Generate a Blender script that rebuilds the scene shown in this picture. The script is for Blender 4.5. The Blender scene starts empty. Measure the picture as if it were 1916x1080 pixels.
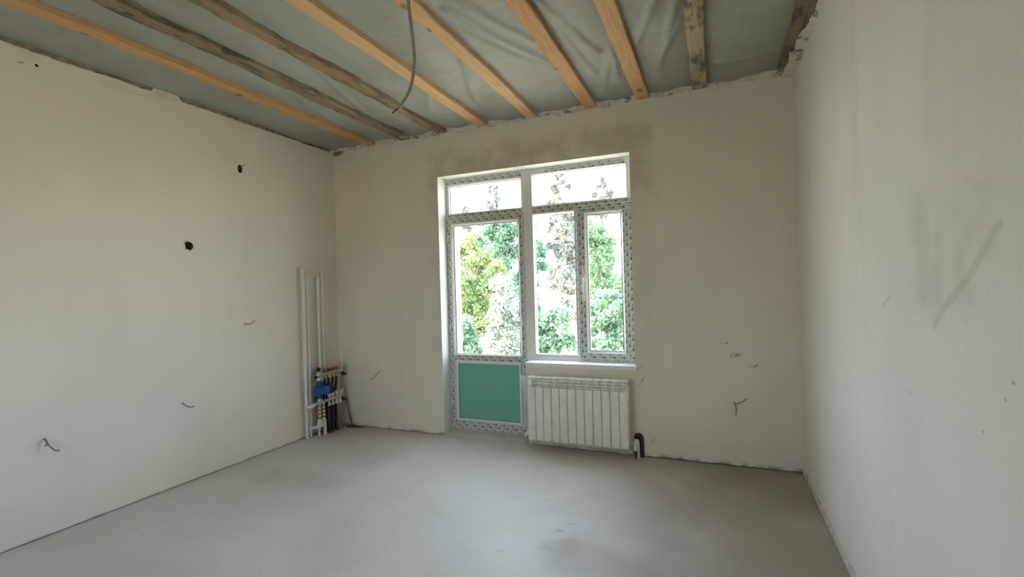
import bpy, bmesh, math, random
import numpy as np
from mathutils import Vector, Matrix

R_ = random.Random(7)
NP = np.random.default_rng(11)
sc = bpy.context.scene
COL = sc.collection

# ---------------------------------------------------------------- camera, sky, sun, exposure
W, H, REAR = 4.377, 3.0, -5.3        # room width, ceiling height, rear wall
yaw, pitch, roll = -0.39675, -0.0017, -0.02789
fwd = Vector((math.sin(yaw)*math.cos(pitch), math.cos(yaw)*math.cos(pitch), math.sin(pitch)))
r0 = Vector((math.cos(yaw), -math.sin(yaw), 0)); u0 = r0.cross(fwd)
rt = r0*math.cos(roll) + u0*math.sin(roll); up = u0*math.cos(roll) - r0*math.sin(roll)
cam = bpy.data.cameras.new('camera'); camo = bpy.data.objects.new('camera', cam); COL.objects.link(camo)
camo.matrix_world = Matrix(((rt.x, up.x, -fwd.x, 3.7908), (rt.y, up.y, -fwd.y, -4.1169), (rt.z, up.z, -fwd.z, 1.4363), (0, 0, 0, 1)))
cam.sensor_width = 36.0; cam.lens = 901.47/1916*36.0; cam.clip_start = 0.05; cam.clip_end = 400
sc.camera = camo

world = bpy.data.worlds.new('sky'); sc.world = world; world.use_nodes = True
wt = world.node_tree; bg = wt.nodes['Background']
sky = wt.nodes.new('ShaderNodeTexSky'); sky.sky_type = 'NISHITA'; sky.sun_disc = False       # hazy summer sky, sun off to the left
sky.sun_elevation = math.radians(45); sky.sun_rotation = math.radians(267); sky.dust_density = 2.0
wt.links.new(sky.outputs[0], bg.inputs['Color']); bg.inputs['Strength'].default_value = 0.16
veil = wt.nodes.new('ShaderNodeBackground'); veil.inputs['Color'].default_value = (0.86, 0.96, 1.06, 1); veil.inputs['Strength'].default_value = 0.72   # even thin cloud
both = wt.nodes.new('ShaderNodeAddShader'); wt.links.new(bg.outputs[0], both.inputs[0]); wt.links.new(veil.outputs[0], both.inputs[1])
wt.links.new(both.outputs[0], wt.nodes['World Output'].inputs['Surface'])

sun = bpy.data.lights.new('sun', 'SUN'); sun.energy = 3.0; sun.angle = math.radians(2); sun.color = (1, 0.93, 0.78)
suno = bpy.data.objects.new('sun', sun); COL.objects.link(suno)
suno.rotation_euler = Vector((-1.0, -0.06, 1.0)).to_track_quat('Z', 'Y').to_euler()     # from the left along the house front, onto the trees

sc.view_settings.view_transform = 'Standard'; sc.view_settings.look = 'None'
sc.view_settings.exposure = 3.08; sc.view_settings.gamma = 1.0; sc.view_settings.use_curve_mapping = False
sc.cycles.max_bounces = 16; sc.cycles.diffuse_bounces = 12; sc.cycles.transparent_max_bounces = 24
sc.cycles.use_denoising = True; sc.cycles.caustics_reflective = False; sc.cycles.caustics_refractive = False

# ---------------------------------------------------------------- helpers: materials
class NT:
    """a few shorthands for writing node trees"""
    def __init__(s, name):
        s.m = bpy.data.materials.new(name); s.m.use_nodes = True; s.t = s.m.node_tree; s.n = s.t.nodes
        s.b = s.n['Principled BSDF']; s.out = s.n['Material Output']; s._p = None
    def node(s, typ, **kw):
        n = s.n.new(typ)
        for k, v in kw.items(): setattr(n, k, v)
        return n
    def put(s, sock, v):
        if v is None: return
        if isinstance(v, bpy.types.NodeSocket): s.t.links.new(v, sock)
        else:
            if isinstance(v, tuple) and len(v) == 3 and sock.type == 'RGBA': v = v + (1,)
            sock.default_value = v
    @property
    def pos(s):
        if s._p is None: s._p = s.node('ShaderNodeTexCoord').outputs['Object']
        return s._p
    def math(s, op, a, b=None, c=None, clamp=False):
        n = s.node('ShaderNodeMath', operation=op, use_clamp=clamp)
        for i, v in enumerate((a, b, c)): s.put(n.inputs[i], v) if v is not None else None
        return n.outputs[0]
    def vmath(s, op, a, b=None):
        n = s.node('ShaderNodeVectorMath', operation=op)
        s.put(n.inputs[0], a); s.put(n.inputs[1], b)
        return n.outputs['Value'] if op in ('LENGTH', 'DOT_PRODUCT', 'DISTANCE') else n.outputs[0]
    def scale(s, v, f):
        return s.vmath('MULTIPLY', v, tuple(f) if hasattr(f, '__len__') else (f, f, f))
    def xyz(s, v=None):
        n = s.node('ShaderNodeSeparateXYZ'); s.put(n.inputs[0], v or s.pos); return n.outputs
    def noise(s, scale, detail=3, rough=0.5, vec=None, dist=0.0):
        n = s.node('ShaderNodeTexNoise'); s.put(n.inputs['Vector'], vec or s.pos)
        n.inputs['Scale'].default_value = scale; n.inputs['Detail'].default_value = detail
        n.inputs['Roughness'].default_value = rough; n.inputs['Distortion'].default_value = dist
        return n.outputs['Fac']
    def ramp(s, f, a, b, lo=0.0, hi=1.0):
        n = s.node('ShaderNodeMapRange', interpolation_type='SMOOTHSTEP'); s.put(n.inputs[0], f)
        n.inputs[1].default_value = a; n.inputs[2].default_value = b; n.inputs[3].default_value = lo; n.inputs[4].default_value = hi
        return n.outputs[0]
    def mix(s, f, a, b, blend='MIX'):
        n = s.node('ShaderNodeMix', data_type='RGBA', blend_type=blend)
        s.put(n.inputs[0], f); s.put(n.inputs[6], a); s.put(n.inputs[7], b)
        return n.outputs[2]
    def bump(s, h, strength=0.3, dist=0.01, normal=None):
        n = s.node('ShaderNodeBump'); n.inputs['Strength'].default_value = strength; n.inputs['Distance'].default_value = dist
        s.put(n.inputs['Height'], h)
        if normal is not None: s.put(n.inputs['Normal'], normal)
        return n.outputs[0]
    def done(s, col=None, rough=None, normal=None, **kw):
        s.put(s.b.inputs['Base Color'], col); s.put(s.b.inputs['Roughness'], rough); s.put(s.b.inputs['Normal'], normal)
        for k, v in kw.items(): s.put(s.b.inputs[k], v)
        return s.m
    def seg(s, a, b, vec):
        """distance of a point to the segment a-b"""
        a = Vector(a); b = Vector(b); d = b-a
        pa = s.vmath('SUBTRACT', vec, tuple(a))
        t = s.math('DIVIDE', s.vmath('DOT_PRODUCT', pa, tuple(d)), d.length_squared, clamp=True)
        n = s.node('ShaderNodeVectorMath', operation='SCALE'); n.inputs[0].default_value = tuple(d); s.put(n.inputs['Scale'], t)
        return s.vmath('DISTANCE', pa, n.outputs[0])
    def warp(s, scale, amt, vec=None):
        n = s.node('ShaderNodeTexNoise'); s.put(n.inputs['Vector'], vec or s.pos); n.inputs['Scale'].default_value = scale; n.inputs['Detail'].default_value = 3
        o = s.vmath('SUBTRACT', n.outputs['Color'], (0.5, 0.5, 0.5))
        return s.vmath('ADD', vec or s.pos, s.scale(o, amt))

def plain(name, col, rough=0.5, spec=None, metal=0.0, vary=0.06, scale=20.0):
    t = NT(name)
    f = t.noise(scale, 3)
    c = t.mix(t.ramp(f, 0.3, 0.7), tuple(x*(1-vary) for x in col), tuple(min(1, x*(1+vary)) for x in col))
    return t.done(c, rough, None, **({'Metallic': metal} if metal else {}))

PLASTER = (0.82, 0.75, 0.66)
def plaster(name, extra=None, base=PLASTER):
    t = NT(name)
    big = t.ramp(t.noise(0.9, 4, 0.55), 0.3, 0.7)
    c = t.mix(big, tuple(x*0.955 for x in base), tuple(min(1, x*1.035) for x in base))
    st = t.noise(2.2, 4, 0.6, vec=t.scale(t.pos, (1, 1, 0.22)))         # up-and-down trowel strokes
    c = t.mix(t.ramp(st, 0.45, 0.75, 0, 0.35), c, tuple(x*0.90 for x in base))
    fine = t.noise(70, 2)
    c = t.mix(t.ramp(fine, 0.35, 0.75, 0, 0.12), c, tuple(x*0.8 for x in base))
    if extra: c = extra(t, c)
    h = t.math('ADD', t.math('MULTIPLY', t.noise(5, 4), 0.8), t.math('MULTIPLY', fine, 0.15))
    return t.done(c, 0.92, t.bump(h, 0.22, 0.012))

def ex_back(t, c):
    """fresh darker plaster patched in around the opening, scuffs right of the radiator, dirty foot, darker blotched head"""
    w = t.warp(3.0, 0.30); x, y, z = t.xyz(w)
    dx = t.math('SUBTRACT', t.math('ABSOLUTE', t.math('SUBTRACT', x, 2.27)), 1.02)
    dz = t.math('SUBTRACT', t.math('ABSOLUTE', t.math('SUBTRACT', z, 1.75)), 0.98)
    d = t.math('MAXIMUM', dx, dz)
    m = t.ramp(d, -0.02, 0.14, 0.62, 0.0)
    hi = t.ramp(z, 1.9, 2.6, 0.3, 1.0)
    m = t.math('MULTIPLY', t.math('MULTIPLY', m, hi), t.ramp(t.noise(4, 4, 0.6), 0.30, 0.62))
    c = t.mix(m, c, (0.52, 0.445, 0.36))
    # scuffs
    n2 = t.warp(26, 0.045)
    for (a, b, r, k) in (((3.835, 0, .955), (3.875, 0, .957), .012, .6), ((3.895, 0, .858), (3.96, 0, .868), .018, .5), ((4.03, 0, .775), (4.08, 0, .79), .012, .6),
                         ((3.76, 0, .862), (3.775, 0, .862), .008, .6), ((3.2, 0, .60), (3.24, 0, .66), .016, .35), ((3.29, 0, .13), (3.30, 0, .15), .018, .35),
                         ((3.2, 0, .74), (3.24, 0, .76), .01, .3), ((1.86, 0, 2.60), (1.87, 0, 2.61), .006, .5)):
        c = t.mix(t.math('MULTIPLY', t.ramp(t.seg(a, b, n2), r*0.15, r*1.1, min(1, k*1.4), 0), t.ramp(t.noise(40, 3), .38, .56)), c, (0.23, 0.19, 0.14))
    zz = t.xyz()[2]
    c = t.mix(t.math('MULTIPLY', t.ramp(zz, 0.0, 0.045, 1, 0), t.ramp(t.noise(9, 4), 0.42, 0.6, 0, .75)), c, (0.20, 0.165, 0.12))
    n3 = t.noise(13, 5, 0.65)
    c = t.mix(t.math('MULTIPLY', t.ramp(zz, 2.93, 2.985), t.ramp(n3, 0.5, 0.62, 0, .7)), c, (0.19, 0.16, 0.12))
    # black soot spot high in the corner
    c = t.mix(t.math('MULTIPLY', t.ramp(t.seg((0.02, 0, 2.95), (0.10, 0, 2.96), t.warp(18, .09)), .012, .05, .8, 0), 1.0), c, (0.10, 0.09, 0.06))
    return c
def ex_right(t, c):
    w = t.warp(7, 0.05)
    a, b = (W, -2.72, 1.545), (W, -2.36, 1.295)
    c = t.mix(t.ramp(t.seg(a, b, w), 0.008, 0.022, 0.36, 0), c, (0.52, 0.485, 0.43))
    w2 = t.warp(2.2, 0.35)
    x, y, z = t.xyz(w2)
    d = t.math('MAXIMUM', t.math('SUBTRACT', t.math('ABSOLUTE', t.math('ADD', y, 2.42)), 0.20), t.math('SUBTRACT', t.math('ABSOLUTE', t.math('SUBTRACT', z, 1.50)), 0.15))
    c = t.mix(t.math('MULTIPLY', t.ramp(d, -0.06, 0.10, 0.38, 0), t.ramp(t.noise(4, 4), .35, .6)), c, (0.50, 0.46, 0.40))
    st = t.noise(1.6, 5, 0.6, vec=t.scale(t.pos, (1, 2.2, 0.35)))
    c = t.mix(t.ramp(st, 0.5, 0.75, 0, 0.28), c, (0.58, 0.555, 0.515))
    for (a, b, r) in (((W, -2.75, 1.20), (W, -2.755, 1.2), .006), ((W, -2.62, 1.06), (W, -2.62, 1.06), .005), ((W, -2.72, 1.16), (W, -2.72, 1.16), .006), ((W, -2.15, 1.06), (W, -2.16, 1.055), .004),
                      ((W, -1.90, 1.33), (W, -1.99, 1.37), .003)):
        c = t.mix(t.ramp(t.seg(a, b, t.warp(30, .01)), r*.4, r*1.3, 0.5, 0), c, (0.30, 0.26, 0.24))
    return c
def ex_left(t, c):
    zz = t.xyz()[2]
    c = t.mix(t.math('MULTIPLY', t.ramp(zz, 0.0, 0.02, 1, 0), t.ramp(t.noise(6, 4), 0.45, 0.6, 0, .6)), c, (0.24, 0.2, 0.15))
    c = t.mix(t.math('MULTIPLY', t.ramp(zz, 2.86, 2.96), t.ramp(t.noise(5, 5, .65, vec=t.scale(t.pos, (1, .6, 3))), 0.5, 0.66, 0, .35)), c, (0.38, 0.33, 0.26))
    for (a, b, r, k) in (((0, -2.585, 2.86), (0, -2.565, 2.87), .008, .6), ((0, -1.14, 1.17), (0, -1.145, 1.15), .01, .3)):
        c = t.mix(t.ramp(t.seg(a, b, t.warp(20, .02)), r*.4, r*1.3, k, 0), c, (0.33, 0.29, 0.24))
    return c

M = {}
M['wall_back'] = plaster('plaster_back', ex_back)
M['wall_left'] = plaster('plaster_left', ex_left)
M['wall_right'] = plaster('plaster_right', ex_right, base=(0.81, 0.78, 0.725))
M['plaster'] = plaster('plaster_plain')
M['reveal'] = plaster('plaster_reveal', base=(0.80, 0.80, 0.76))

def floor_mat():
    t = NT('cement_screed')
    n1 = t.ramp(t.noise(1.1, 5, 0.55, dist=0.6), 0.32, 0.68)
    c = t.mix(n1, (0.57, 0.535, 0.475), (0.66, 0.63, 0.58))
    w = t.warp(2.4, 0.5)
    x, y, z = t.xyz(t.warp(.8, .9))
    c = t.mix(t.math('MULTIPLY', t.ramp(x, 2.7, 3.9), t.ramp(t.noise(1.4, 4), .25, .6, .35, .8)), c, (0.295, 0.25, 0.18))     # browner, darker screed towards the right
    for (a, b, r, k) in (((3.05, -1.62, 0), (3.45, -1.66, 0), .22, .45), ((2.95, -1.58, 0), (3.0, -1.5, 0), .10, .35), ((2.35, -2.35, 0), (3.2, -2.2, 0), .25, .35),
                         ((0.5, -1.4, 0), (1.2, -1.3, 0), .16, .22), ((4.2, -0.6, 0), (4.3, -1.6, 0), .25, .3)):
        c = t.mix(t.ramp(t.seg(a, b, w), r*.35, r, k, 0), c, (0.33, 0.285, 0.215))
    sp = t.noise(26, 4, 0.7)
    c = t.mix(t.math('MULTIPLY', t.ramp(sp, 0.62, 0.72, 0, .55), t.ramp(t.noise(2.3, 2), .5, .62)), c, (0.20, 0.175, 0.14))
    for (x, y, r) in ((2.945, -1.314, .014), (2.66, -1.73, .02), (2.9, -1.42, .02), (2.70, -1.05, .013), (2.48, -1.08, .013), (2.55, -0.75, .013)):
        c = t.mix(t.ramp(t.seg((x, y, 0), (x+.03, y+.01, 0), t.warp(22, .05)), r*.2, r, .45, 0), c, (0.27, 0.24, 0.20))
    fine = t.noise(120, 3, 0.6)
    c = t.mix(t.ramp(fine, .3, .75, 0, .25), c, (0.37, 0.345, 0.30))
    h = t.math('ADD', t.math('MULTIPLY', t.noise(3, 4), 0.7), t.math('MULTIPLY', fine, 0.12))
    return t.done(c, t.ramp(n1, 0, 1, .48, .60), t.bump(h, 0.22, 0.015), **{'Specular IOR Level': 0.5})
M['floor'] = floor_mat()

def film_ceiling():
    t = NT('vapour_barrier_sheet')
    n1 = t.ramp(t.noise(1.4, 4, 0.6), 0.3, 0.7)
    c = t.mix(n1, (0.315, 0.315, 0.275), (0.365, 0.39, 0.35))
    x, y, z = t.xyz()
    c = t.mix(t.ramp(t.noise(2.2, 5, .6, vec=t.scale(t.pos, (1, .5, 1))), .52, .75, 0, .5), c, (0.26, 0.25, 0.215))
    c = t.mix(t.math('MULTIPLY', t.ramp(y, -.35, 0), t.ramp(t.noise(4, 4), .35, .65, 0, .6)), c, (0.38, 0.35, 0.30))    # plaster dust by the wall
    # welted seams of the sheet
    for yy in (-0.42, -1.05, -1.66):
        d = t.math('ABSOLUTE', t.math('SUBTRACT', t.math('ADD', y, t.math('MULTIPLY', t.noise(1.3, 2), .12)), yy+.06))
        c = t.mix(t.ramp(d, .008, .03, .35, 0), c, (0.38, 0.41, 0.38))
    wr = t.node('ShaderNodeTexNoise'); wr.inputs['Scale'].default_value = 3.0; wr.inputs['Detail'].default_value = 5; wr.inputs['Distortion'].default_value = 1.8
    t.put(wr.inputs['Vector'], t.scale(t.pos, (1.6, 0.8, 1)))
    return t.done(c, 0.5, t.bump(wr.outputs['Fac'], 0.3, 0.03), **{'Specular IOR Level': 0.2})
M['film_ceiling'] = film_ceiling()

def wood(name, ca, cb, grey=0.0, mould=0.0, seed=0.0, knots=True):
    t = NT(name)
    off = t.vmath('ADD', t.pos, (seed*3.1, seed*7.7, seed))
    g = t.noise(14, 4, 0.6, vec=t.scale(off, (6, 0.28, 6)), dist=0.5)
    c = t.mix(t.ramp(g, 0.3, 0.7), ca, cb)
    g2 = t.noise(40, 3, 0.6, vec=t.scale(off, (6, 0.12, 6)))
    c = t.mix(t.ramp(g2, 0.5, 0.75, 0, 0.4), c, tuple(x*0.62 for x in ca))
    if knots:
        v = t.node('ShaderNodeTexVoronoi', feature='F1', voronoi_dimensions='2D'); v.inputs['Scale'].default_value = 1.0; v.inputs['Randomness'].default_value = 1.0
        t.put(v.inputs['Vector'], t.scale(off, (5, 3.4, 0)))
        sel = t.math('GREATER_THAN', t.xyz(v.outputs['Color'])[0], 0.52)
        c = t.mix(t.math('MULTIPLY', sel, t.ramp(v.outputs['Distance'], 0.05, 0.15, 0.8, 0)), c, tuple(x*0.30 for x in ca))
    if grey: c = t.mix(t.ramp(t.noise(3.2, 4, .6, vec=t.scale(off, (2, .6, 2))), 0.35, 0.6, 0, grey), c, (0.27, 0.215, 0.145))
    if mould: c = t.mix(t.ramp(t.noise(7, 6, .7, vec=t.scale(off, (2, .6, 2))), 0.46, 0.62, 0, mould), c, (0.075, 0.06, 0.04))
    c = t.mix(t.math('MULTIPLY', t.ramp(t.xyz()[1], -.22, -.03), t.ramp(t.noise(9, 4), .4, .6, 0, .7)), c, (0.58, 0.52, 0.45))   # plaster smeared on the beam end
    return t.done(c, 0.75, t.bump(t.math('ADD', g, g2), 0.25, 0.006))
PALE = ((0.60, 0.37, 0.18), (0.71, 0.47, 0.245)); ORNG = ((0.50, 0.27, 0.12), (0.62, 0.37, 0.17)); DULL = ((0.40, 0.29, 0.165), (0.50, 0.37, 0.22))

M['pvc'] = plain('white_pvc', (0.86, 0.85, 0.84), 0.30, vary=0.015, scale=4)
M['pvc_handle'] = plain('white_pvc_handle', (0.86, 0.86, 0.84), 0.25, vary=0.01)  # white plastic of the handles and levers
M['gasket'] = plain('black_gasket', (0.045, 0.045, 0.045), 0.6)
M['sill'] = plain('white_sill_board', (0.83, 0.82, 0.79), 0.45, vary=0.03, scale=9)

def print_film(name, horizontal):
    """off-white protective foil with rows of small dark green lettering"""
    t = NT(name); x, y, z = t.xyz()
    u, v = (x, z) if horizontal else (z, x)
    PU, PV = 0.088, 0.030
    row = t.math('FLOOR', t.math('DIVIDE', v, PV))
    vv = t.math('FRACT', t.math('DIVIDE', v, PV))
    slope = t.math('MULTIPLY', t.math('FRACT', t.math('DIVIDE', u, PU)), 0.0)
    uu = t.math('FRACT', t.math('ADD', t.math('DIVIDE', u, PU), t.math('MULTIPLY', row, 0.38)))
    def band(a, lo, hi): return t.math('MULTIPLY', t.math('GREATER_THAN', a, lo), t.math('LESS_THAN', a, hi))
    if not horizontal: uu = t.math('SUBTRACT', 1.0, uu)
    vs = t.math('SUBTRACT', t.math('ADD', vv, t.math('MULTIPLY', uu, 0.55 if horizontal else 0.45)), .12)
    # thin word, then a bold emblem at its end
    let = t.math('GREATER_THAN', t.math('FRACT', t.math('MULTIPLY', uu, 16)), 0.28)
    word = t.math('MULTIPLY', t.math('MULTIPLY', band(uu, 0.08, 0.52), band(vs, 0.42, 0.72)), let)
    logo = t.math('MULTIPLY', band(uu, 0.50, 0.74), band(vs, 0.40, 0.98))
    cut = t.math('GREATER_THAN', t.noise(260, 1), 0.40)
    ink = t.math('MAXIMUM', t.math('MULTIPLY', word, .75), t.math('MULTIPLY', logo, cut))
    c = t.mix(t.math('MULTIPLY', ink, 0.92), (0.60, 0.625, 0.575), (0.035, 0.065, 0.05))
    wr = t.noise(30, 3, vec=t.scale(t.pos, (1, 1, .5) if horizontal else (.5, 1, 1)))
    return t.done(c, 0.33, t.bump(wr, 0.18, 0.004))
M['print_h'] = print_film('printed_foil_rails', True)
M['print_v'] = print_film('printed_foil_stiles', False)
def green_panel():
    t = NT('green_panel_film'); n = t.noise(60, 3)
    c = t.mix(t.ramp(n, .3, .7), (0.155, 0.47, 0.335), (0.19, 0.53, 0.385))
    c = t.mix(t.ramp(t.seg((1.99, .1, .18), (2.0, .1, .24), t.warp(30, .05)), .006, .02, .4, 0), c, (0.40, 0.55, 0.45))
    return t.done(c, 0.5, t.bump(n, .08, .002))
M['green'] = green_panel()

def glass_mat(name, tint=(0.97, 1.0, 0.985), refl=0.06):
    t = NT(name); t.n.remove(t.b)
    tr = t.node('ShaderNodeBsdfTransparent'); tr.inputs[0].default_value = tint + (1,)
    gl = t.node('ShaderNodeBsdfGlossy'); gl.inputs['Roughness'].default_value = 0.03
    lw = t.node('ShaderNodeLayerWeight'); lw.inputs['Blend'].default_value = 0.25
    smear = t.noise(6, 4)
    mx = t.node('ShaderNodeMixShader'); t.put(mx.inputs[0], t.math('MULTIPLY', lw.outputs['Fresnel'], t.ramp(smear, .2, .8, .3, .5)))
    t.put(mx.inputs[1], tr.outputs[0]); t.put(mx.inputs[2], gl.outputs[0]); t.put(t.out.inputs['Surface'], mx.outputs[0])
    return t.m
M['glass'] = glass_mat('window_glass')

def film_mat(name='clear_wrapping_film', lo=.05, hi=.17):
    t = NT(name); t.n.remove(t.b)
    tr = t.node('ShaderNodeBsdfTransparent'); tr.inputs[0].default_value = (0.97, 0.97, 0.96, 1)
    df = t.node('ShaderNodeBsdfDiffuse'); df.inputs[0].default_value = (0.92, 0.91, 0.88, 1)
    tl = t.node('ShaderNodeBsdfTranslucent'); tl.inputs[0].default_value = (0.93, 0.92, 0.89, 1)
    gl = t.node('ShaderNodeBsdfGlossy'); gl.inputs['Roughness'].default_value = 0.22
    cr = t.noise(9, 5, .65, dist=1.5); nb = t.bump(cr, .12, .006)
    for n in (df, tl, gl): t.put(n.inputs['Normal'], nb)
    a = t.node('ShaderNodeMixShader'); a.inputs[0].default_value = .5; t.put(a.inputs[1], df.outputs[0]); t.put(a.inputs[2], tl.outputs[0])
    b = t.node('ShaderNodeMixShader'); b.inputs[0].default_value = .12; t.put(b.inputs[1], a.outputs[0]); t.put(b.inputs[2], gl.outputs[0])
    c = t.node('ShaderNodeMixShader'); t.put(c.inputs[0], t.ramp(cr, .35, .8, lo, hi)); t.put(c.inputs[1], tr.outputs[0]); t.put(c.inputs[2], b.outputs[0])
    t.put(t.out.inputs['Surface'], c.outputs[0]); return t.m
M['wrap'] = film_mat(); M['wrap_dense'] = film_mat('gathered_wrapping_film', .22, .50)

M['rad'] = plain('white_radiator_enamel', (0.94, 0.91, 0.85), 0.35, vary=0.015, scale=5)
M['rad_in'] = plain('radiator_core', (0.42, 0.40, 0.36), 0.5)
M['ppr'] = plain('white_polypropylene', (0.76, 0.75, 0.72), 0.4, vary=0.03)
M['steel'] = plain('nickel_plated_brass', (0.60, 0.57, 0.52), 0.32, metal=0.85, vary=0.1)
M['black'] = plain('black_plastic', (0.03, 0.028, 0.026), 0.5)
M['hose'] = plain('black_pipe_insulation', (0.045, 0.038, 0.033), 0.75, vary=0.25, scale=50)
M['blue'] = plain('blue_pump_enamel', (0.012, 0.085, 0.30), 0.35, vary=0.12)
M['navy'] = plain('dark_blue_terminal_box', (0.015, 0.03, 0.085), 0.4, vary=0.15)
M['red'] = plain('red_valve_cap', (0.36, 0.06, 0.035), 0.45, vary=0.15)
M['wire'] = plain('grey_cable_sheath', (0.22, 0.205, 0.18), 0.55, vary=0.15)
M['conduit'] = plain('grey_corrugated_conduit', (0.33, 0.325, 0.305), 0.45, vary=0.06)
M['brick'] = plain('dark_hole_masonry', (0.14, 0.078, 0.052), 0.95, vary=0.5, scale=60)
M['gap'] = plain('dark_backing', (0.16, 0.125, 0.09), 0.9, vary=0.45, scale=18)
M['lath'] = plain('brown_lath', (0.30, 0.235, 0.175), 0.9, vary=0.35, scale=18)
M['bronze'] = plain('tarnished_brown_pipe', (0.16, 0.115, 0.075), 0.5, vary=0.3, scale=40)
M['dirt'] = plain('dark_mortar_dirt', (0.13, 0.10, 0.07), 0.95, vary=0.4, scale=60)
M['foam'] = plain('expansion_foam_strip', (0.60, 0.575, 0.52), 0.8, vary=0.12, scale=12)
M['chip'] = plain('white_plaster_chip', (0.85, 0.84, 0.82), 0.9)
M['bounce_ground'] = plain('warm_bounce_ground', (0.47, 0.41, 0.31), 0.95, vary=0.2, scale=1.5)  # sandy tone chosen to bounce warm light into the room
M['bark'] = plain('bark', (0.22, 0.17, 0.13), 0.9, vary=0.3, scale=12)
def striped():
    t = NT('striped_flexible_hose'); z = t.xyz()[2]
    f = t.math('FRACT', t.math('MULTIPLY', z, 26)); c = t.mix(t.math('GREATER_THAN', f, .62), (0.62, 0.59, 0.56), (0.26, 0.12, 0.10))
    return t.done(c, .5)
M['stripe'] = striped()
def leaf(name, a, b, c3, k=0.35):  # leaf colours are greyed, with the glare's paleness put into them
    t = NT(name); t.n.remove(t.b)
    ri = t.node('ShaderNodeNewGeometry').outputs['Random Per Island']
    c = t.mix(t.ramp(ri, .0, .75), a, b); c = t.mix(t.ramp(ri, .8, 1.0), c, c3)
    c = t.mix(t.ramp(t.noise(.9, 2), .4, .65, 0, .5), c, c3)
    df = t.node('ShaderNodeBsdfDiffuse'); tl = t.node('ShaderNodeBsdfTranslucent'); t.put(df.inputs[0], c); t.put(tl.inputs[0], c)
    mx = t.node('ShaderNodeMixShader'); mx.inputs[0].default_value = k; t.put(mx.inputs[1], df.outputs[0]); t.put(mx.inputs[2], tl.outputs[0])
    t.put(t.out.inputs['Surface'], mx.outputs[0]); return t.m
M['leaf_green'] = leaf('leaf_fresh_green', (0.13, 0.23, 0.11), (0.20, 0.31, 0.16), (0.29, 0.40, 0.23))
M['leaf_yellow'] = leaf('leaf_green_and_yellow', (0.15, 0.24, 0.10), (0.22, 0.31, 0.14), (0.42, 0.38, 0.18))
M['leaf_pale'] = leaf('leaf_silvery', (0.30, 0.34, 0.29), (0.38, 0.41, 0.36), (0.48, 0.48, 0.42))
M['leaf_cool'] = leaf('leaf_cool_green', (0.13, 0.23, 0.15), (0.20, 0.31, 0.21), (0.28, 0.38, 0.28))
M['leaf_far'] = leaf('leaf_greyed', (0.21, 0.235, 0.205), (0.28, 0.30, 0.265), (0.33, 0.32, 0.27))

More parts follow.
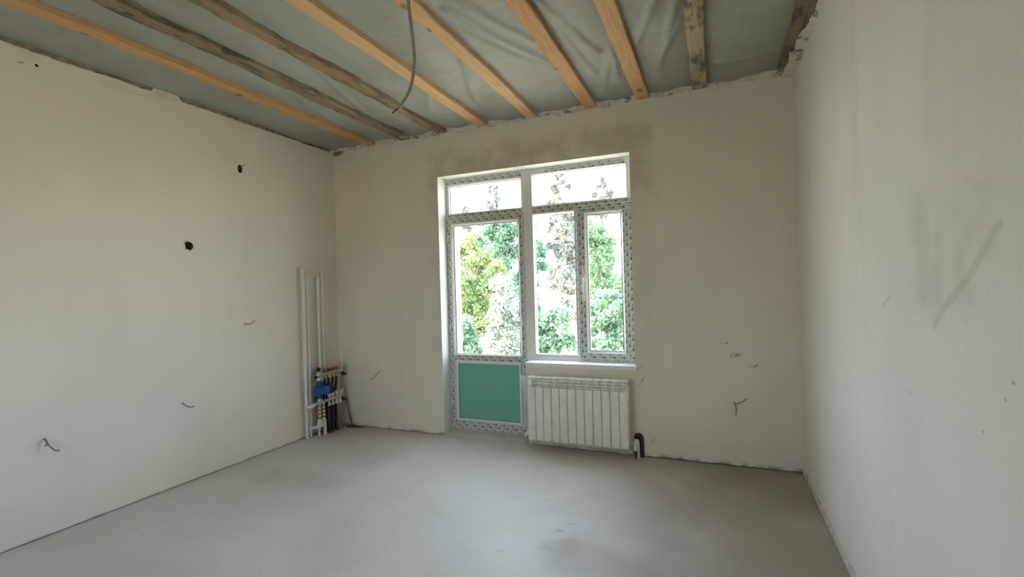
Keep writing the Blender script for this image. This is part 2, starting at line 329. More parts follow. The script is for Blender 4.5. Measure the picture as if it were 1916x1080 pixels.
# ---------------------------------------------------------------- helpers: geometry
class MB:
    def __init__(s): s.v = []; s.f = []
    def add(s, vs, fs):
        o = len(s.v); s.v += [tuple(v) for v in vs]; s.f += [tuple(i+o for i in f) for f in fs]; return s
    def box(s, a, b, bev=0.0):
        x0, y0, z0 = a; x1, y1, z1 = b
        if not bev:
            return s.add([(x0, y0, z0), (x1, y0, z0), (x1, y1, z0), (x0, y1, z0), (x0, y0, z1), (x1, y0, z1), (x1, y1, z1), (x0, y1, z1)],
                         [(0, 3, 2, 1), (4, 5, 6, 7), (0, 1, 5, 4), (1, 2, 6, 5), (2, 3, 7, 6), (3, 0, 4, 7)])
        bm = bmesh.new(); bmesh.ops.create_cube(bm, size=1)
        for v in bm.verts: v.co = Vector(((x0+x1)/2+v.co.x*(x1-x0), (y0+y1)/2+v.co.y*(y1-y0), (z0+z1)/2+v.co.z*(z1-z0)))
        bmesh.ops.bevel(bm, geom=bm.edges[:], offset=bev, segments=2, affect='EDGES', profile=0.5)
        bm.verts.index_update(); s.add([v.co for v in bm.verts], [[v.index for v in f.verts] for f in bm.faces]); bm.free(); return s
    def tube(s, pts, rad, n=10, caps=True, twist=None):
        pts = [Vector(p) for p in pts]; rs = rad if hasattr(rad, '__len__') else [rad]*len(pts)
        o = len(s.v); prev = None
        for i, p in enumerate(pts):
            t = (pts[min(i+1, len(pts)-1)]-pts[max(i-1, 0)]).normalized()
            if prev is None:
                a = Vector((0, 0, 1)) if abs(t.z) < .9 else Vector((1, 0, 0)); e = t.cross(a).normalized()
            else: e = (prev-t*prev.dot(t)).normalized()
            prev = e; g = t.cross(e)
            for k in range(n):
                an = 2*math.pi*k/n; s.v.append(tuple(p+(e*math.cos(an)+g*math.sin(an))*rs[i]))
        for i in range(len(pts)-1):
            for k in range(n):
                a = o+i*n+k; b = o+i*n+(k+1) % n; s.f.append((a, b, b+n, a+n))
        if caps:
            s.f.append(tuple(o+k for k in reversed(range(n)))); s.f.append(tuple(o+(len(pts)-1)*n+k for k in range(n)))
        return s
    def grid(s, fn, nu, nv):
        vs = [fn(i/nu, j/nv) for j in range(nv+1) for i in range(nu+1)]
        fs = [(j*(nu+1)+i, j*(nu+1)+i+1, (j+1)*(nu+1)+i+1, (j+1)*(nu+1)+i) for j in range(nv) for i in range(nu)]
        return s.add(vs, fs)
    def ring(s, x0, x1, z0, z1, prof):
        """a mitred frame: prof = [(inset, y), ...] swept round the rectangle, closed section"""
        n = len(prof); o = len(s.v)
        for (cx, cz, sx, sz) in ((x0, z0, 1, 1), (x1, z0, -1, 1), (x1, z1, -1, -1), (x0, z1, 1, -1)):
            for (i, y) in prof:
                ii = i if hasattr(i, '__len__') else (i, i)
                s.v.append((cx+sx*ii[0], y, cz+sz*ii[1]))
        for c in range(4):
            for k in range(n):
                a = o+c*n+k; b = o+c*n+(k+1) % n; a2 = o+((c+1) % 4)*n+k; b2 = o+((c+1) % 4)*n+(k+1) % n
                s.f.append((a, a2, b2, b))
        return s
    def build(s, name, mat, parent=None, smooth=None):
        me = bpy.data.meshes.new(name); me.from_pydata(s.v, [], s.f); me.update()
        bm = bmesh.new(); bm.from_mesh(me); bmesh.ops.recalc_face_normals(bm, faces=bm.faces[:]); bm.to_mesh(me); bm.free()
        if smooth is not None:
            me.polygons.foreach_set('use_smooth', [True]*len(me.polygons)); me.set_sharp_from_angle(angle=math.radians(smooth))
        return link(name, me, mat, parent)
def link(name, me, mat, parent=None):
    if mat is not None and not me.materials: me.materials.append(M[mat] if isinstance(mat, str) else mat)
    o = bpy.data.objects.new(name, me); COL.objects.link(o)
    if parent: o.parent = parent
    return o
def tag(o, label=None, cat=None, group=None, kind=None):
    if label: o['label'] = label
    if cat: o['category'] = cat
    if group: o['group'] = group
    if kind: o['kind'] = kind
    return o
def empty(name, loc=(0, 0, 0)):
    o = bpy.data.objects.new(name, None); COL.objects.link(o); o.location = loc; o.empty_display_size = .1; return o
def rebase(o, loc):
    """put a one-mesh thing's origin at its base"""
    o.data.transform(Matrix.Translation(-Vector(loc))); o.location = loc; return o
def adopt(root):
    """children were built in room coordinates: keep them there under a root that is not at the origin"""
    for c in root.children: c.matrix_parent_inverse = Matrix.Translation(-Vector(root.location))
def bez(p, n=8):
    """smooth curve through points (Catmull-Rom)"""
    p = [Vector(q) for q in p]; q = [p[0]*2-p[1]]+p+[p[-1]*2-p[-2]]; out = []
    for i in range(1, len(q)-2):
        a, b, c, d = q[i-1:i+3]
        for k in range(n):
            t = k/n; out.append(.5*((2*b)+(c-a)*t+(2*a-5*b+4*c-d)*t*t+(3*b-a-3*c+d)*t**3))
    out.append(p[-1]); return out
def poly_mesh(loops, to3):
    """flat face with holes: the first loop is the outline"""
    bm = bmesh.new(); es = []
    for lp in loops:
        vs = [bm.verts.new(to3(a, b)) for a, b in lp]
        es += [bm.edges.new((vs[i], vs[(i+1) % len(vs)])) for i in range(len(vs))]
    bmesh.ops.triangle_fill(bm, edges=es, use_beauty=True)
    return bm
def bm_build(bm, name, mat, parent=None):
    me = bpy.data.meshes.new(name); bm.to_mesh(me); bm.free(); return link(name, me, mat, parent)
def jag(a, b, base, amp, n, rnd, bias=0.0):
    """ragged edge from a to b"""
    out = []; w = 0
    for i in range(n+1):
        w = w*.6+rnd.uniform(-amp, amp)*.6
        out.append((a+(b-a)*i/n, base+bias+w))
    return out
def hole_loop(cy, cz, ry, rz, rnd, n=14):
    return [(cy+ry*rnd.uniform(.72, 1.15)*math.cos(2*math.pi*k/n), cz+rz*rnd.uniform(.72, 1.15)*math.sin(2*math.pi*k/n)) for k in range(n)]

# ---------------------------------------------------------------- setting: floor, walls, ceiling
rnd = random.Random(3)
fl = MB()
fl.grid(lambda u, v: (-0.25+u*(W+.5), REAR-.2+v*(-REAR+.2+.15), 0.004*math.sin(u*9+v*5)*math.sin(v*7)*(1 if .06 < u < .94 else 0)-.002), 40, 40)
fl.box((-.25, REAR-.2, -.2), (W+.25, .42, -.03))
o = fl.build('floor', 'floor', smooth=40); tag(o, 'bare grey-beige cement screed floor with faint brown stains', 'floor', kind='structure')

OX0, OX1, OXM, OZ1, SILL = 1.30, 3.165, 2.190, 2.547, 0.715     # opening: door bay and window bay
bot = lambda a, b, n: jag(a, b, .005, .0035, n*2, rnd)
top_in = [(x, z) for x, z in jag(W, 0, 2.975, .008, 90, rnd)]
outl = bot(0, OX0, 30)[:-1]+[(OX0, 0), (OX0, OZ1), (OX1, OZ1), (OX1, SILL), (OXM, SILL), (OXM, 0)]
outl += bot(OXM+.03, 3.135, 14)+[(3.143, .10), (3.138, .15), (3.15, .178), (3.175, .188), (3.2, .182), (3.208, .16), (3.206, .10), (3.211, .0)]+bot(3.24, W, 26)
outl += top_in
wb = bm_build(poly_mesh([outl], lambda a, b: (a, 0, b)), 'wall_back', 'wall_back')
tag(wb, 'beige plastered wall around the balcony door and window', 'wall', kind='structure')
rv = MB()
YB = 0.42
ring_pts = [(OX0, -.03), (OX0, OZ1), (OX1, OZ1), (OX1, SILL), (OXM, SILL), (OXM, -.03)]
for (a, b) in zip(ring_pts[:-2], ring_pts[1:-1]):
    rv.add([(a[0], 0, a[1]), (b[0], 0, b[1]), (b[0], YB, b[1]), (a[0], YB, a[1])], [(0, 1, 2, 3)])
rv.add([(OXM, 0, -.03), (OXM, 0, SILL), (2.147, .152, SILL), (2.147, .152, -.03), (2.147, YB, SILL), (2.147, YB, -.03)], [(0, 1, 2, 3), (3, 2, 4, 5)]).add([(OXM, 0, SILL), (OXM, YB, SILL), (2.147, YB, SILL), (2.147, .152, SILL)], [(0, 1, 2, 3)])
rv.build('reveal', 'reveal', wb)
bl = MB(); bl.box((-.3, .10, -.2), (OX0-.002, YB, 3.3)).box((OX1+.002, .10, -.2), (W+.3, YB, 3.3)).box((OX0-.002, .10, OZ1+.002), (OX1+.002, YB, 3.3)).box((OXM+.002, .06, -.2), (OX1+.002, YB, SILL-.002)).box((2.15, .156, -.2), (OXM+.002, YB, SILL-.002))
bl.build('outer_masonry', 'plaster', wb)
# wall chase behind the radiator pipe
ch = MB(); ch.box((3.13, .003, -.02), (3.22, .07, .2)); ch.f = [f for i, f in enumerate(ch.f) if i != 2]
ch.build('pipe_chase', 'brick', wb)
dk = MB(); dk.box((-.02, .012, -.02), (OX0-.004, .02, .03)).box((OXM+.004, .012, -.02), (3.12, .02, .03)).box((3.22, .012, -.02), (W+.02, .02, .03)).box((-.02, .012, 2.94), (W+.02, .02, 3.02))  # dark-coloured strips put in for the shaded gaps behind ragged plaster edges
dk.build('dark_gap', 'gap', wb)

# left wall with the two broken socket holes and two drill holes
h1 = hole_loop(-1.142, 2.538, .024, .040, random.Random(5)); h2 = hole_loop(-1.604, 1.836, .041, .036, random.Random(8))
h3 = hole_loop(-2.503, 2.879, .009, .009, random.Random(2), 8)
topl = []
for (y, z) in jag(0, REAR, 2.958, .006, 160, rnd):
    k = 0.5*math.sin(y*7.3+1)+.5*math.sin(y*3.1+.5)+.5*math.sin(y*17)
    topl.append((y, z+(.034 if k > .75 or -.06 < y else 0)))
outl = [(a, b) for a, b in jag(REAR, 0, .004, .004, 120, rnd)]+topl
wl = bm_build(poly_mesh([outl, h1, h2, h3], lambda a, b: (0, a, b)), 'wall_left', 'wall_left')
tag(wl, 'long pale plastered wall with two broken-out holes and loose cable ends', 'wall', kind='structure')
for lp, dep in ((h1, .06), (h2, .07), (h3, .03)):
    m = MB(); n = len(lp); cy = sum(a for a, b in lp)/n; cz = sum(b for a, b in lp)/n
    vs = [(0, a, b) for a, b in lp]+[(-.006, cy+(a-cy)*1.02, cz+(b-cz)*1.02) for a, b in lp]+[(-dep, cy+(a-cy)*.85, cz+(b-cz)*.85) for a, b in lp]+[(-dep*1.1, cy, cz)]
    fs = [(k, (k+1) % n, n+(k+1) % n, n+k) for k in range(n)]+[(n+k, n+(k+1) % n, 2*n+(k+1) % n, 2*n+k) for k in range(n)]+[(2*n+k, 2*n+(k+1) % n, 3*n) for k in range(n)]
    m.add(vs, fs); m.build('hole_cavity', 'brick', wl)
m = MB(); m.box((-.35, REAR, -.2), (-.085, .1, 3.3)); m.build('outer_masonry', 'plaster', wl)
m = MB(); m.box((-.02, REAR, 2.93), (-.006, 0, 3.02)).box((-.02, REAR, -.02), (-.008, 0, .02)); m.build('wooden_lath', 'lath', wl)

outl = [(a, b) for a, b in jag(REAR, 0, .012, .004, 90, rnd)]+[(a, b) for a, b in jag(0, REAR, 2.985, .006, 90, rnd)]
wr = bm_build(poly_mesh([outl], lambda a, b: (W, a, b)), 'wall_right', 'wall_right')
tag(wr, 'pale plastered wall beside the camera with a slanting trowel streak', 'wall', kind='structure')
m = MB(); m.box((W+.03, REAR, -.2), (W+.3, .1, 3.3)); m.build('outer_masonry', 'plaster', wr)
m = MB(); m.box((W+.006, REAR, -.02), (W+.02, 0, .04)).box((W+.006, REAR, 2.95), (W+.02, 0, 3.02)); m.build('dark_gap', 'gap', wr)
RW = (1.0, 2.2, .95, 2.05)                                             # added window behind the camera, unseen, fills the window wall with light
m = MB(); m.box((-.3, REAR-.25, -.2), (RW[0], REAR, 3.3)).box((RW[1], REAR-.25, -.2), (W+.3, REAR, 3.3)).box((RW[0], REAR-.25, -.2), (RW[1], REAR, RW[2])).box((RW[0], REAR-.25, RW[3]), (RW[1], REAR, 3.3)); o = m.build('wall_rear', 'plaster'); tag(o, 'plain plastered wall behind the camera', 'wall', kind='structure')
m = MB()
def foam(u, v):
    y = REAR+u*(-REAR-.01); j = .004*math.sin(y*31)+.003*math.sin(y*77+1)
    return [(W-.001, y, .034+j), (W-.012, y, .030+j), (W-.014, y, .001), (W-.001, y, .001)][min(3, int(round(v*3)))]
m.grid(foam, 140, 3); o = m.build('baseboard_right', 'foam'); tag(o, 'thin pale expansion strip along the foot of the wall beside the camera', 'edge strip', kind='structure')

# ceiling: plastic sheet, pressed up between the beams
BEAMS = [  # name centre x, width, material, wane
    (0.525, .095, wood('pine_orange_a', *ORNG, seed=1), 0), (0.945, .095, wood('old_timber_b', (0.20, 0.145, 0.085), (0.28, 0.21, 0.125), grey=.6, mould=.8, seed=2), .016), (1.375, .10, wood('old_timber_c', (0.26, 0.175, 0.09), (0.36, 0.25, 0.13), grey=.5, mould=.6, seed=3), .02),
    (1.825, .10, wood('pine_pale_d', *PALE, seed=4), 0), (2.325, .10, wood('pine_pale_e', *PALE, grey=.15, seed=5), .006), (2.855, .105, wood('pine_orange_f', *ORNG, seed=6), 0),
    (3.285, .105, wood('pine_orange_g', (0.54, 0.32, 0.15), (0.66, 0.42, 0.21), seed=7), 0), (3.725, .105, wood('old_timber_h', (0.44, 0.34, 0.22), (0.54, 0.43, 0.29), grey=.3, mould=.85, seed=8), .004), (4.315, .105, wood('dark_timber_i', (0.20, 0.155, 0.105), (0.27, 0.21, 0.14), grey=.4, mould=.9, seed=9), .006)]
BLAB = ['orange pine beam nearest the long left wall', 'dark mouldy old beam beside the orange one near the left wall', 'old beam with a wavy bark edge', 'clean pale pine beam behind the hanging conduit',
        'pale pine beam where the conduit leaves the ceiling', 'orange pine beam above the window', 'orange pine beam right of the window', 'mould-streaked old beam near the right corner', 'dark plaster-smeared beam against the right wall']
NX, NY = 250, 250
xs = np.linspace(-.05, W+.05, NX+1); ys = np.linspace(REAR, .05, NY+1)
X, Y = np.meshgrid(xs, ys)
edge = np.full_like(X, 9.)
for b in BEAMS: edge = np.minimum(edge, np.abs(X-b[0])-b[1]/2)
edge = np.clip(edge, 0, 1)
Z = H+.002+.010*np.sin(X*5.1+1)*np.sin(Y*2.7)*np.clip(edge/.1, 0, 1)+.006*np.sin(X*11+Y*4)*np.clip(edge/.1, 0, 1)-.014*np.clip(edge/.18, 0, 1)
def crease(x0, y0, x1, y1, w, a):
    global Z
    d = np.array([x1-x0, y1-y0]); L = np.hypot(*d); t = ((X-x0)*d[0]+(Y-y0)*d[1])/L**2; tc = np.clip(t, 0, 1)
    dist = np.hypot(X-x0-tc*d[0], Y-y0-tc*d[1]); Z = Z-a*np.exp(-(dist/w)**2)*np.clip(edge/.04, 0, 1)
for (x0, y0, x1, y1) in ((2.45, -1.75, 2.80, -.85), (2.40, -1.55, 2.80, -.75), (2.50, -1.95, 2.8, -1.15), (2.92, -1.7, 3.02, -.6), (2.92, -1.75, 3.12, -.9), (3.15, -.25, 3.22, -.95), (3.08, -.2, 3.23, -.8), (3.0, -.2, 3.2, -.9),
                         (3.42, -.3, 3.66, -1.4), (3.45, -.6, 3.66, -1.1), (3.36, -.9, 3.62, -1.6), (3.8, -.2, 4.2, -.12), (3.85, -.4, 4.25, -.42), (1.5, -.35, 1.75, -.3), (1.55, -.5, 1.78, -.9), (0.62, -.6, .88, -1.5), (1.05, -.8, 1.3, -1.6), (2.0, -.5, 2.25, -1.2)):
    crease(x0, y0, x1, y1, .022, .017)
m = MB(); m.add(np.stack([X, Y, Z], -1).reshape(-1, 3).tolist(), [(j*(NX+1)+i, j*(NX+1)+i+1, (j+1)*(NX+1)+i+1, (j+1)*(NX+1)+i) for j in range(NY) for i in range(NX)])
ce = m.build('ceiling', 'film_ceiling', smooth=60); tag(ce, 'wrinkled grey-green plastic sheet stretched above the wooden beams', 'ceiling', kind='structure')
m = MB(); m.box((-.35, REAR-.25, 3.1), (W+.35, YB, 3.3)); m.build('roof_deck', 'gap', ce)
for i, (bx, bw, bm_, wane) in enumerate(BEAMS):
    rb = random.Random(40+i); n = 110; m = MB(); vs = []; a = b = 0
    for k in range(n+1):
        y = -.018+(REAR+.02)*k/n
        a = a*.85+rb.uniform(-1, 1)*wane*.45; b = b*.85+rb.uniform(-1, 1)*wane*.45
        s_ = .0015*math.sin(k*.5+i)
        wv = wane*math.sin(k*.23+i)*.8
        x0, x1 = bx-bw/2+a+s_, bx+bw/2+b+wv+s_
        zb = 2.962+.002*math.sin(k*.17+i); c = .004+abs(b)*.6
        vs += [(x0, y, 3.03), (x0, y, zb+.003), (x0+.003, y, zb), (x1-c, y, zb), (x1, y, zb+c), (x1+wane*.4, y, 3.03)]
    q = 6; fs = [(k*q+j, k*q+j+1, (k+1)*q+j+1, (k+1)*q+j) for k in range(n) for j in range(q-1)]+[tuple(range(q)), tuple(n*q+j for j in reversed(range(q)))]
    m.add(vs, fs); o = m.build('ceiling_beam', bm_, ce, smooth=35); o['label'] = BLAB[i]

# crumbly plaster bead where the back wall meets the sheet, and along the beam on the right wall
def bead_mat(): 
    t = NT('crumbly_plaster')
    c = t.mix(t.ramp(t.noise(24, 4, .6), .35, .65), (0.66, 0.605, 0.53), (0.79, 0.735, 0.66))
    c = t.mix(t.ramp(t.noise(9, 5, .7), .54, .64, 0, .85), c, (0.14, 0.115, 0.085))
    return t.done(c, .95, t.bump(t.noise(60, 4, .7), .7, .012))
M['bead'] = bead_mat()
rb = random.Random(77); m = MB(); n = 240; vs = []; a = b = 0
for k in range(n+1):
    x = W*k/n; a = a*.75+rb.uniform(-.5, .5); b = b*.8+rb.uniform(-.5, .5)
    wd = max(.006, .020+.020*a+.012*math.sin(x*5)); lo = 2.964+.008*b
    vs += [(x, .002, lo), (x, -.004-.003*abs(a), lo+.008), (x, -wd*.55, 2.978+.004*a), (x, -wd, 2.992+.003*b), (x, -wd-.004, 3.012)]
fs = [(k*5+j, k*5+j+1, (k+1)*5+j+1, (k+1)*5+j) for k in range(n) for j in range(4)]
m.add(vs, fs); o = m.build('trim_1', 'bead', smooth=50); tag(o, 'crumbly plaster bead between the window wall and the ceiling sheet', 'plaster bead', kind='structure')
m = MB(); n = 170; vs = []; a = 0
for k in range(n+1):
    y = -.01-3.2*k/n; a = a*.90+rb.uniform(-.3, .3)
    wd = min(.115, max(.012, (.085 if y > -.42 else .040)+.020*a+(.02*math.sin(y*9))))
    vs += [(W+.002, y, 2.940+.004*a), (W-.008, y, 2.948), (W-wd*.6, y, 2.955), (W-wd, y, 2.958+.002*a), (W-wd-.003, y, 2.966)]
fs = [(k*5+j, k*5+j+1, (k+1)*5+j+1, (k+1)*5+j) for k in range(n) for j in range(4)]
m.add(vs, fs); o = m.build('trim_2', 'bead', smooth=50); tag(o, 'ragged plaster smeared over the dark beam along the right wall', 'plaster bead', kind='structure')
# loose flap of sheet hanging at the beam end, torn bits of paper in the bead
def flap(u, v):
    return (1.41+.30*u-.04*v, -.30+.22*u+.10*v-.05*u*v, 2.992-.035*math.sin(3.1*u)*(1-.5*v)-.012*math.sin(9*v+4*u))
m = MB().grid(flap, 14, 10); o = m.build('loose_sheet_flap', 'wrap', ce, smooth=80); o['label'] = 'torn clear flap of sheet by a beam end'

# ---------------------------------------------------------------- window and balcony door
FY = 0.150
P_FRAME = lambda w, y=FY, d=.07: [(0, y+d), (0, y+.003), (.003, y), (w-.022, y), (w-.018, y+.004), (w-.004, y+.016), (w, y+.022), (w, y+d)]
def frame(x0, x1, z0, z1, w, y=FY, d=.07):
    pr = [((i*w[0], i*w[1])) for i in ()]
    base = P_FRAME(1.0, y, d)
    wx, wz = (w, w) if not hasattr(w, '__len__') else w
    out = [(0, y+d), (0, y+.003)]
    P = [((0, 0), y+d), ((0, 0), y+.003), ((.003, .003), y), ((wx-.02, wz-.02), y), ((wx-.016, wz-.016), y+.004), ((wx-.003, wz-.003), y+.018), ((wx, wz), y+.022), ((wx, wz), y+d)]
    return MB().ring(x0, x1, z0, z1, P)
def gasket(x0, x1, z0, z1, y): return MB().ring(x0, x1, z0, z1, [(-.001, y), (.004, y), (.004, y+.006), (-.001, y+.006)])
def foil(parent, x0, x1, z0, z1, y, horizontal=None):
    """a strip of printed protective foil stuck on a profile, edges a little wavy"""
    if horizontal is None: horizontal = (x1-x0) > (z1-z0)
    rf = random.Random(int(x0*991+z0*577)); n = 26; vs = []
    for k in range(n+1):
        t = k/n; e0, e1, b = rf.uniform(0, .003), rf.uniform(0, .003), rf.uniform(.0006, .0016)
        if horizontal: x = x0+(x1-x0)*t; q = [(x, z0+e0), (x, z1-e1)]
        else: z = z0+(z1-z0)*t; q = [(x0+e0, z), (x1-e1, z)]
        vs += [(q[0][0], y+.0008, q[0][1]), (q[0][0], y-b, q[0][1]), (q[1][0], y-b, q[1][1]), (q[1][0], y+.0008, q[1][1])]
    fs = [(k*4+j, k*4+j+1, (k+1)*4+j+1, (k+1)*4+j) for k in range(n) for j in range(3)]
    m = MB().add(vs, fs); return m.build('printed_foil', 'print_h' if horizontal else 'print_v', parent)

# frame of the door bay with its top light
w2 = empty('window_2', (1.72, FY, 0))
tag(w2, 'white top light over the balcony door, with its foil-covered outer frame', 'window', kind='structure')
frame(1.299, 2.148, .020, 2.549, (.040, .072)).build('outer_frame', 'pvc', w2)
m = MB().box((1.33, FY, 2.145), (2.13, FY+.07, 2.197), .003); m.build('transom', 'pvc', w2)
MB().ring(1.338, 2.119, 2.197, 2.476, [(-.012, FY+.002), (-.003, FY+.004), (.002, FY+.022), (-.012, FY+.022)]).build('glazing_bead', 'pvc', w2)
m = MB().box((1.335, FY+.03, 2.19), (2.122, FY+.054, 2.48)); m.build('pane', 'glass', w2)
gasket(1.339, 2.118, 2.198, 2.475, FY+.021).build('gasket', 'gasket', w2)
foil(w2, 1.306, 2.125, 2.496, 2.536, FY); foil(w2, 1.304, 1.328, 2.16, 2.50, FY); foil(w2, 1.335, 2.125, 2.148, 2.196, FY); foil(w2, 1.303, 1.326, .04, 2.15, FY)
foil(w2, 2.122, 2.144, .04, 2.15, FY); foil(w2, 1.302, 2.144, .024, .050, FY)
adopt(w2)

# the door leaf
d1 = empty('door_1', (1.72, .14, .04))
tag(d1, 'white glazed balcony door with green lower panel and printed protective foil', 'door', kind='structure')
DX0, DX1, DZ0, DZ1, DY = 1.326, 2.126, .045, 2.150, .138
frame(DX0, DX1, DZ0, DZ1, (.052, .080), DY, .06).build('leaf_frame', 'pvc', d1)
m = MB().box((DX0+.045, DY, .706), (DX1-.045, DY+.06, .785), .004); m.build('mid_rail', 'pvc', d1)
m = MB().box((DX0+.048, DY+.03, .775), (DX1-.048, DY+.054, 2.076)); m.build('pane', 'glass', d1)
m = MB().box((DX0+.046, DY+.014, .112), (DX1-.046, DY+.04, .716), .002); m.build('lower_panel', 'green', d1)
gasket(DX0+.052, DX1-.052, .785, 2.070, DY+.02).build('gasket', 'gasket', d1)
MB().ring(DX0+.052, DX1-.052, .125, .708, [(0, DY+.004), (.016, DY+.006), (.016, DY+.016), (0, DY+.016)]).build('glazing_bead', 'pvc', d1)
gasket(DX0+.066, DX1-.066, .139, .694, DY+.010).build('gasket', 'gasket', d1)
foil(d1, DX0+.002, DX0+.036, DZ0+.06, DZ1-.01, DY); foil(d1, DX1-.036, DX1-.002, DZ0+.06, DZ1-.01, DY)
foil(d1, DX0+.002, DX1-.002, DZ1-.062, DZ1-.002, DY); foil(d1, DX0+.04, DX1-.04, .722, .770, DY); foil(d1, DX0+.002, DX1-.002, DZ0+.002, DZ0+.066, DY)
# handle: rosette, spindle, lever, keyhole
hx, hz = 2.098, 1.112
m = MB().box((hx-.014, DY-.010, hz-.045), (hx+.014, DY, hz+.035), .004); hd = m.build('handle', 'pvc_handle', d1, smooth=40)
m = MB().tube(bez([(hx, DY-.006, hz), (hx, DY-.04, hz), (hx-.012, DY-.05, hz), (hx-.04, DY-.052, hz-.001), (hx-.115, DY-.05, hz-.010)], 6), .0085, 10); m.build('lever', 'pvc_handle', hd, smooth=50)
m = MB().tube([(hx+.004, DY-.005, hz-.09), (hx+.004, DY+.002, hz-.09)], .010, 12); m.build('keyhole_cover', 'steel', d1, smooth=40)
for z in (.30, 1.05, 1.95):
    m = MB().tube([(DX0-.004, DY-.006, z-.035), (DX0-.004, DY-.006, z+.035)], .007, 10); m.build('hinge', 'pvc', d1, smooth=50)
adopt(d1)

# window bay
w1 = empty('window_1', (2.66, FY, .757))
tag(w1, 'white two-light window with top light, half covered in printed foil', 'window', kind='structure')
WX0, WX1, WZ0, WZ1 = 2.168, 3.167, .742, 2.549
m = MB().box((2.1415, FY-.006, .72), (2.172, FY+.08, 2.549), .003); m.build('joining_profile', 'pvc', w1)
frame(WX0, WX1, WZ0, WZ1, (.064, .060)).build('outer_frame', 'pvc', w1)
m = MB().box((WX0+.05, FY, 2.117), (WX1-.045, FY+.07, 2.200), .004); m.build('transom', 'pvc', w1)
m = MB().box((2.632, FY, WZ0+.05), (2.690, FY+.07, 2.122), .004); m.build('mullion', 'pvc', w1)
for (a, b, c, d_) in ((WX0+.064, WX1-.060, 2.2, 2.492), (WX0+.064, 2.632, .808, 2.117)):
    MB().ring(a, b, c, d_, [(-.012, FY+.002), (-.002, FY+.004), (.004, FY+.022), (-.012, FY+.022)]).build('glazing_bead', 'pvc', w1)
    MB().box((a-.004, FY+.03, c-.004), (b+.004, FY+.054, d_+.004)).build('pane', 'glass', w1)
    gasket(a+.001, b-.001, c+.001, d_-.001, FY+.021).build('gasket', 'gasket', w1)
SX0, SX1, SZ0, SZ1, SY = 2.655, 3.148, .762, 2.156, .134
sa = frame(SX0, SX1, SZ0, SZ1, (.096, .086), SY, .06).build('sash', 'pvc', w1)
MB().box((SX0+.09, SY+.03, SZ0+.08), (SX1-.09, SY+.054, SZ1-.08)).build('pane', 'glass', sa)
gasket(SX0+.096, SX1-.096, SZ0+.086, SZ1-.086, SY+.02).build('gasket', 'gasket', sa)
foil(sa, SX0+.003, SX0+.076, SZ0+.07, 1.30, SY); foil(sa, SX0+.003, SX0+.076, 1.62, SZ1-.064, SY); foil(sa, SX0+.003, SX0+.040, 1.30, 1.62, SY)
foil(sa, SX1-.076, SX1-.003, SZ0+.066, SZ1-.064, SY); foil(sa, SX0+.003, SX1-.003, SZ1-.064, SZ1-.003, SY); foil(sa, SX0+.003, SX1-.003, SZ0+.002, SZ0+.064, SY)
foil(w1, 2.36, 3.10, 2.500, 2.535, FY); foil(w1, 2.232, 2.655, 2.128, 2.186, FY); foil(w1, 2.655, 3.15, 2.160, 2.192, FY); foil(w1, 3.150, 3.163, .80, 2.15, FY); foil(w1, 2.633, 2.6545, .83, 2.12, FY)
hx, hz = 2.712, 1.50
m = MB().box((hx-.015, SY-.010, hz-.035), (hx+.015, SY, hz+.035), .004); hd = m.build('handle', 'pvc_handle', sa, smooth=40)
m = MB().tube(bez([(hx, SY-.006, hz), (hx, SY-.04, hz), (hx, SY-.05, hz-.014), (hx, SY-.05, hz-.06), (hx, SY-.046, hz-.125)], 6), [.0085]*24+[.008], 10); m.build('lever', 'pvc_handle', hd, smooth=50)
# loose end of foil peeling off above the handle
m = MB().grid(lambda u, v: (2.697+.012*u+.03*v, SY-.003-.02*v*v, 1.64-.10*v+.01*u), 2, 8); m.build('peeling_foil', 'wrap', sa)
for z in (.90, 2.02):
    m = MB().tube([(SX1+.006, SY-.004, z-.03), (SX1+.006, SY-.004, z+.03)], .006, 10); m.build('hinge', 'pvc', sa, smooth=50)
adopt(w1)
w3 = empty('fill_window', (1.6, REAR-.13, .80)); tag(w3, 'added unseen window behind the camera for fill light', 'window', kind='structure')
MB().ring(RW[0], RW[1], RW[2], RW[3], [(0, REAR-.10), (.06, REAR-.10), (.07, REAR-.12), (.07, REAR-.17), (0, REAR-.17)]).build('outer_frame', 'pvc', w3)
MB().box((1.57, REAR-.165, 1.01), (1.63, REAR-.105, 1.99), .004).build('mullion', 'pvc', w3)
for a, b in ((1.065, 1.575), (1.625, 2.135)): MB().box((a, REAR-.145, 1.015), (b, REAR-.125, 1.985)).build('pane', 'glass', w3)
adopt(w3)
m = MB().box((2.183, -.030, .715), (3.185, .150, .752), .005); o = m.build('trim_3', 'sill'); tag(o, 'narrow white sill board under the window above the radiator', 'sill', kind='structure')
# sill skirt that is only in the opening sits on the parapet
m = MB().add([(x, y, z) for x in (1.301, 2.146) for (y, z) in ((-.03, -.02), (.0, .004), (.06, .018), (.14, .027), (.30, .027), (.30, -.02))], [(0, 1, 2, 3, 4, 5), (11, 10, 9, 8, 7, 6)]+[(k, k+1, k+7, k+6) for k in range(5)]); o = m.build('trim_4', 'floor'); tag(o, 'rough cement threshold under the balcony door', 'threshold', kind='structure')

